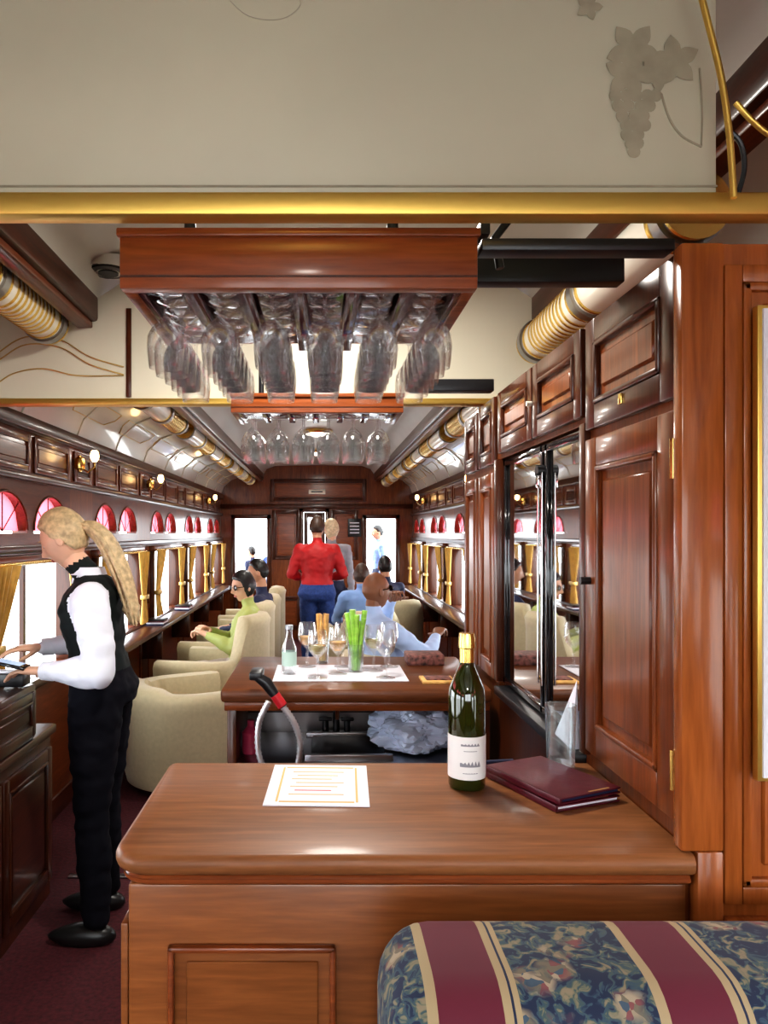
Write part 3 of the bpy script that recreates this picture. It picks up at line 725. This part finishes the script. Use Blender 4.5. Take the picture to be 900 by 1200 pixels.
def hand(b,wr,d,up,side,m,curl=.5,vox=.004,s=1.0,spread=.06):
    y=d.normalized(); x=y.cross(up).normalized(); z=x.cross(y)
    W=lambda a,bb,c: wr+(x*a+y*bb+z*c)*s
    t=bmesh.new()
    secs=[(-.02,.024,.019),(.015,.030,.017),(.05,.041,.0155),(.085,.041,.013),(.094,.036,.009)]
    t_rings(t,[[W(w*math.copysign(abs(math.cos(a))**.7,math.cos(a)),yy,h_*math.sin(a)) for a in [2*math.pi*k/16 for k in range(16)]] for yy,w,h_ in secs])
    lens=[(.045,.028,.022),(.050,.031,.023),(.046,.029,.022),(.036,.022,.019)]
    for i,L in enumerate(lens):
        xo=side*(.030-.020*i); p=W(xo,.080,0); ang=0; sp=side*spread*(1.5-i)
        rr=[.0092,.0086,.0078,.0068][0:4]
        for k,l in enumerate(L):
            ang+=curl*(.55,.9,.6)[k]*(1+.12*i)
            dd=(x*math.sin(sp)+y*math.cos(ang)-z*math.sin(ang)).normalized()
            q=p+dd*l*s; t_cone(t,p,q,rr[k]*s*(.92 if i==3 else 1),rr[k+1]*s*(.92 if i==3 else 1),10); p=q
    p=W(side*.022,.018,-.006)
    for k,(l,r0,r1) in enumerate(((.042,.013,.0105),(.032,.0105,.0092),(.024,.0092,.0075))):
        dd=(x*side*(.85-.25*k)+y*(.6+.2*k)-z*(.30+.2*curl*k)).normalized(); q=p+dd*l*s; t_cone(t,p,q,r0*s,r1*s,10); p=q
    me=remesh(t,vox,2); t.free(); add_me(b,me,lambda c:m)
def head(b,c,fw,skin,hair,style='short',s=1.0,glasses=False,up=V((0,0,1))):
    y=fw.normalized(); x=y.cross(up).normalized(); z=x.cross(y)
    R3=Matrix((x,y,z)).transposed()
    def shp(d):
        X,Y,Z=d; px,py,pz=.074*X,.093*Y,.118*Z
        ex=math.exp
        if Z<0:
            k=-Z; px*=1-.30*k**1.3; py*=(1-.45*k) if Y<0 else (1-.10*k)
        if Y>0:
            py+=.027*ex(-(X/.13)**2-((Z+.25)/.12)**2)+.012*ex(-(X/.12)**2-((Z+.05)/.18)**2)
            py-=.008*ex(-((abs(X)-.36)/.16)**2-((Z-.02)/.11)**2)
            py+=.004*ex(-(X/.5)**2-((Z-.2)/.1)**2)+.007*ex(-(X/.22)**2-((Z+.55)/.09)**2)+.012*ex(-(X/.28)**2-((Z+.88)/.14)**2)
        return V((px,py,pz))
    def add(m,fn):
        t=bmesh.new(); bmesh.ops.create_uvsphere(t,u_segments=48,v_segments=36,radius=1)
        for v in t.verts: v.co=c+R3@(fn(v.co.normalized())*s)
        b.merge(t,m); t.free()
    add(skin,shp)
    def ip(xs,ys,v):
        if v<=xs[0]: return ys[0]
        for i in range(len(xs)-1):
            if v<=xs[i+1]: return ys[i]+(ys[i+1]-ys[i])*(v-xs[i])/(xs[i+1]-xs[i])
        return ys[-1]
    if hair:
        hl={'short':([-1,-.5,-.1,.2,.5,1],[-.55,-.5,-.05,.15,.5,.62]),
            'tied':([-1,-.5,-.1,.2,.5,1],[-.62,-.6,-.22,-.02,.42,.58]),
            'long':([-1,-.5,-.1,.25,.5,1],[-1.2,-1.2,-.9,-.35,.35,.6])}[style]
        def hs(d):
            w=(d.z-ip(*hl,d.y))/.16; w=max(0,min(1,w)); w=w*w*(3-2*w)
            p=shp(d)
            k=.94+w*(.17 if style=='short' else .20)+w*.03*noise.noise(V((d.x*9,d.y*3,d.z*3)))
            return p*k
        add(hair,hs)
    for sx in (-1,1):
        e=shp(V((sx*.36,.93,.0)).normalized()); b.ell(c+R3@((e+V((0,-.006,0)))*s),.013*s,.010*s,.008*s,eyew,R=R3,seg=12)
        b.ell(c+R3@((e+V((0,.0015,0)))*s),.005*s,.004*s,.005*s,eyed,R=R3,seg=10)
        br=shp(V((sx*.36,.9,.22)).normalized()); b.ell(c+R3@((br+V((0,.001,0)))*s),.018*s,.004*s,.003*s,hair or darkh,R=R3,seg=10)
        b.ell(c+R3@(V((sx*.076,-.005,-.005))*s),.008*s,.018*s,.030*s,skin,R=R3,seg=14)
    l=shp(V((0,.86,-.53)).normalized()); b.ell(c+R3@((l+V((0,-.002,.003)))*s),.020*s,.007*s,.004*s,lipm,R=R3,seg=12); b.ell(c+R3@((l+V((0,-.003,-.005)))*s),.018*s,.007*s,.005*s,lipm,R=R3,seg=12)
    if glasses:
        for sx in (-1,1):
            b.ell(c+R3@(V((sx*.033,.092,.004))*s),.029*s,.007*s,.021*s,blackg,R=R3,seg=16)
            b.tube([c+R3@(V((sx*.060,.085,.008))*s),c+R3@(V((sx*.080,.0,.008))*s)],.003,blackg,6)
        b.tube([c+R3@(V((-.01,.105,.008))*s),c+R3@(V((.01,.105,.008))*s)],.003,blackg,6)
    return R3
STAND=dict(pelvis=(0,0,.94),neck=(0,-.01,1.44),head=(0,.025,1.61),shL=(-.175,0,1.385),shR=(.175,0,1.385),elL=(-.225,-.03,1.11),elR=(.225,-.03,1.11),
  wrL=(-.235,.06,.87),wrR=(.235,.06,.87),hipL=(-.09,0,.90),hipR=(.09,0,.90),knL=(-.10,.02,.50),knR=(.10,.02,.50),anL=(-.105,-.02,.09),anR=(.105,-.02,.09))
SIT=dict(pelvis=(0,0,.56),neck=(0,-.08,1.04),head=(0,-.04,1.21),shL=(-.175,-.07,.985),shR=(.175,-.07,.985),elL=(-.24,.06,.75),elR=(.24,.06,.75),
  wrL=(-.15,.28,.72),wrR=(.15,.28,.72),hipL=(-.09,.02,.54),hipR=(.09,.02,.54),knL=(-.12,.44,.53),knR=(.12,.44,.53),anL=(-.12,.50,.09),anR=(.12,.50,.09))
def figure(name,base,rot,pose,top,legs,skin,hair,style='short',over=None,arms=None,hfwd=(0,1,0),glasses=False,s=1.0,world=False,bw=1.0,vox=.013,curl=.5,hands=True,extra=None,cuff=None,forearm=None,neckm=None,curls=None,ar=1.0,lr=1.0):
    M=Matrix.Translation(base)@Matrix.Rotation(rot,4,'Z')@Matrix.Scale(s,4)
    J={k:V(v) for k,v in pose.items()}
    if over:
        for k,v in over.items(): J[k]=V(v)
    if not world: J={k:M@v for k,v in J.items()}
    R3=(Matrix.Rotation(rot,3,'Z'))
    fwd=R3@V((0,1,0)); right=R3@V((1,0,0)); hf=(R3@V(hfwd)).normalized()
    arms=arms or top
    b=B(name); t=bmesh.new(); segs=[]
    def seg(p0,p1,r0,r1,m):
        r0*=s;r1*=s
        t_cone(t,p0,p1,r0,r1); segs.append((p0,p1,r0,r1,m))
    pel,nk=J['pelvis'],J['neck']; ax=(nk-pel); L=ax.length; axn=ax.normalized()
    rt=(J['shR']-J['shL']).normalized(); rt=(rt-axn*rt.dot(axn)).normalized(); fv=axn.cross(rt); 
    if fv.dot(fwd)<0: fv=-fv
    hr=(J['hipR']-J['hipL']).normalized()
    prof_=[(-.17,.10,.08,0),(-.12,.155,.115,-.01),(0,.172,.125,-.01),(.14,.150,.112,0),(.34,.130,.100,.005),(.55,.148,.112,.01),(.74,.165,.120,.012),(.86,.165,.105,.0),(.95,.12,.075,-.005),(1.02,.06,.055,0)]
    rs=[]
    for f,w,d,o in prof_:
        rv=(hr.lerp(rt,max(0,min(1,f)))).normalized(); c=pel+axn*L*f+fv*o*s; 
        rs.append([c+rv*w*s*bw*math.copysign(abs(math.cos(a))**.85,math.cos(a))+fv*d*s*bw*math.sin(a) for a in [2*math.pi*k/28 for k in range(28)]])
    t_rings(t,rs)
    for a0,a1,rr,m in ((-.1,.10,.14,legs),(.10,.9,.135,top)): segs.append((pel+axn*L*a0,pel+axn*L*a1,rr*s,rr*s,m))
    hb=J['head']-hf*.02*s-V((0,0,.06*s))
    seg(nk-axn*.03*s,hb,.056,.050,neckm or skin)
    segs.append((nk-axn*.05*s,nk-axn*.03*s,.07,.07,top))
    for S in 'LR':
        sh,el,wr=J['sh'+S],J['el'+S],J['wr'+S]
        t_cone(t,pel+axn*L*.88,sh,.07*s,.062*s); segs.append((pel+axn*L*.84,sh.lerp(pel+axn*L*.84,.35),.07*s,.06*s,top))
        mid=sh.lerp(el,.35); seg(sh,mid,.062*(1+(ar-1)*.5),.056*ar,arms); seg(mid,el,.056*ar,.046*ar,arms)
        fa=forearm or arms; m2=el.lerp(wr,.35); seg(el,m2,.045*ar,.046*ar,fa); seg(m2,wr,.046*ar,.030,fa)
        hp,kn,an=J['hip'+S],J['kn'+S],J['an'+S]
        m3=hp.lerp(kn,.4); seg(hp,m3,.098*lr,.088*lr,legs); seg(m3,kn,.088*lr,.062*lr,legs)
        m4=kn.lerp(an,.35); seg(kn,m4,.060*lr,.063*lr,legs); seg(m4,an+V((0,0,.02)),.063*lr,.052*lr,legs)
    me=remesh(t,vox,4); t.free()
    def fn(c):
        best=9;bm_=top
        for p0,p1,r0,r1,m in segs:
            d=p1-p0; q=max(0,min(1,(c-p0).dot(d)/max(1e-9,d.length_squared))); dist=(c-(p0+d*q)).length/(r0+(r1-r0)*q)
            if dist<best: best=dist;bm_=m
        return bm_
    add_me(b,me,fn,.008*s)
    for S,sd in (('L',-1),('R',1)):
        el,wr=J['el'+S],J['wr'+S]; an=J['an'+S]; kn=J['kn'+S]
        d=(wr-el).normalized()
        if cuff: b.tube([wr-d*.04,wr+d*.006],[.038*s,.036*s],cuff,18)
        if hands:
            up=V((0,0,1)) if abs(d.z)<.8 else right*(1 if S=='R' else -1)
            x=d.cross(up); toward=(-right if S=='R' else right) if abs(d.z)<.8 else fwd
            side=1 if x.dot(toward)>0 else -1
            hand(b,wr+d*.012*s,d,up,side,skin,(curls or {}).get(S,curl),.0045,s)
        ff=fwd; 
        t2=bmesh.new(); bmesh.ops.create_uvsphere(t2,u_segments=20,v_segments=14,radius=1)
        for v in t2.verts:
            q=v.co; w=.045*(1-.12*q.y); zz=(.052-.022*max(0,q.y))*q.z
            v.co=V((q.x*w,q.y*.135+.055,max(zz,-.03)))*s
        Mt=basis(V((an.x,an.y,an.z-.058*s)),right,ff,V((0,0,1)))
        for v in t2.verts: v.co=Mt@v.co
        b.merge(t2,shoe); t2.free()
    Rh=head(b,J['head'],hf,skin,hair,style,s*1.0,glasses)
    if extra: extra(b,J,Rh)
    return b.finish(60)
# waitress (profile to the left)
wj=dict(pelvis=(-.890,3.03,.97),neck=(-.930,3.02,1.425),head=(-1.035,3.01,1.578),shL=(-.885,2.860,1.345),shR=(-.915,3.18,1.35),elL=(-.825,2.79,1.075),elR=(-.95,3.25,1.12),
 wrL=(-1.06,2.86,1.07),wrR=(-1.17,3.14,1.120),hipL=(-.890,2.945,.93),hipR=(-.890,3.115,.93),knL=(-.895,2.92,.51),knR=(-.91,3.14,.51),anL=(-.875,2.90,.088),anR=(-.91,3.17,.088))
def wx(b,J,Rh):
    c=J['head']
    pts=cr([c+V((.075,0,.050)),c+V((.125,-.005,.035)),c+V((.175,-.01,-.02)),c+V((.225,-.02,-.12)),c+V((.265,-.03,-.23)),c+V((.290,-.03,-.34))],8)
    n=len(pts); b.tube(pts,[.022+.018*math.sin(math.pi*min(1,k/n*1.1))**.7 if k/n<.85 else max(.006,.034*(1-(k/n-.85)/.15)+.004) for k in range(n)],blond,18)
    for k in range(16):
        a=k*.8; rr_=.010+.005*(k%3); o=V((rr_*math.cos(a),rr_*1.4*math.sin(a),.008*math.sin(2*a)))
        b.tube([p+o*(1+.7*math.sin(math.pi*i/n)) for i,p in enumerate(pts)],[.011*(1-.75*(i/n)**3) for i in range(n)],blond,8)
    b.tube([c+V((.085,0,.045)),c+V((.10,0,.035))],.025,black,14)
    nk=J['neck']; b.lathe([(.070,-.035),(.063,.0),(.058,.028),(.061,.031),(.072,.0)],nk+V((-.010,0,.008)),white_sh,24)
    w=J['wrL']; Mt=Matrix.Translation(w+V((-.12,.01,.020)))@Matrix.Rotation(math.radians(12),4,'Y')
    b.box(-.075,.05,-.035,.035,-.006,.008,blackg,.004,Mt); b.box(-.065,.03,-.029,.029,.008,.0095,screenm,0,Mt)
figure('waitress',(0,0,0),R(90),STAND,vestm,trous,skinL,blond,'tied',over=wj,arms=white_sh,world=True,hfwd=(.05,.90,-.42),vox=.010,cuff=white_sh,curl=.35,extra=wx,bw=1.05,ar=1.30,lr=1.10)
# passengers
figure('man_in_red_jacket',(-.03,7.9,0),R(3),STAND,redj,jean,skinM,brownh,over=dict(elL=(-.27,.0,1.13),wrL=(-.12,.20,1.08),elR=(.27,0,1.13),wrR=(.12,.20,1.08)),s=1.03,bw=1.18,hfwd=(.1,1,-.1),ar=1.15)
figure('woman_standing',(.13,8.75,0),R(180),STAND,greyS,navy,skinL,grayh,'long',over=dict(wrR=(.15,.2,1.0)),s=1.02,hfwd=(.5,-.6,0))
figure('woman_in_green_jacket',(-.62,5.82,-.02),R(98),SIT,greenj,khaki,skinL,darkh,'long',glasses=True,over=dict(head=(.02,-.02,1.20),wrR=(.05,.24,.86),wrL=(-.10,.26,.84)),hfwd=(-.45,.9,-.12),curl=.9,ar=1.2)
figure('man_in_navy_jacket',(-.60,6.85,.0),R(80),SIT,navy,navy,skinM,darkh,over=dict(head=(0,-.03,1.24)),hfwd=(-.2,.9,-.1))
figure('bald_man_in_blue_shirt',(.44,4.92,.0),R(-62),SIT,blueS,navy,skinB,None,glasses=True,over=dict(head=(0,-.08,1.20),neck=(0,-.10,1.03),shL=(-.2,-.09,.96),shR=(.2,-.09,.96),elL=(-.30,.16,.93),wrL=(-.12,.12,1.11),elR=(.30,.10,.80),wrR=(.16,.28,.90)),hfwd=(.05,1,.12),s=1.02,bw=1.2,curls={'L':1.1,'R':.8},ar=1.2)
figure('passenger_in_blue_shirt',(.40,7.3,.0),R(10),SIT,blueD,navy,skinM,brownh,over=dict(head=(0,-.04,1.18)),hfwd=(.2,1,0))
figure('passenger_in_dark_shirt',(.72,8.45,.0),R(25),SIT,navy,navy,skinM,darkh,over=dict(head=(0,-.04,1.22)),hfwd=(.3,1,0))
figure('man_on_platform',(.97,12.2,0),R(100),STAND,blueD,navy,skinM,darkh,hfwd=(0,1,-.1))
figure('person_on_platform',(-1.12,12.3,0),R(60),STAND,navy,navy,skinM,darkh,hfwd=(0,1,0),s=.80)
figure('person_on_platform',(-.80,12.6,0),R(150),STAND,jean,navy,skinM,brownh,hfwd=(0,1,0),s=.83)
# ------------------------------------------------------------ world, camera
w=bpy.data.worlds.new('sky'); scene.world=w; w.use_nodes=True
bg=w.node_tree.nodes['Background']; bg.inputs['Color'].default_value=(.91,.96,1,1); bg.inputs['Strength'].default_value=7.5
cam=bpy.data.cameras.new('camera'); co=bpy.data.objects.new('camera',cam); scene.collection.objects.link(co); scene.camera=co
co.location=(0,0,H); co.rotation_euler=(math.pi/2,0,0)
cam.sensor_fit='VERTICAL'; cam.sensor_height=36; cam.sensor_width=27; cam.lens=F/1200*36; cam.shift_x=75/1200; cam.shift_y=25/1200
cam.clip_start=.02; cam.clip_end=200
scene.view_settings.view_transform='Standard'
try: scene.view_settings.look='Medium High Contrast'
except Exception as e: print(e)
scene.view_settings.exposure=.12
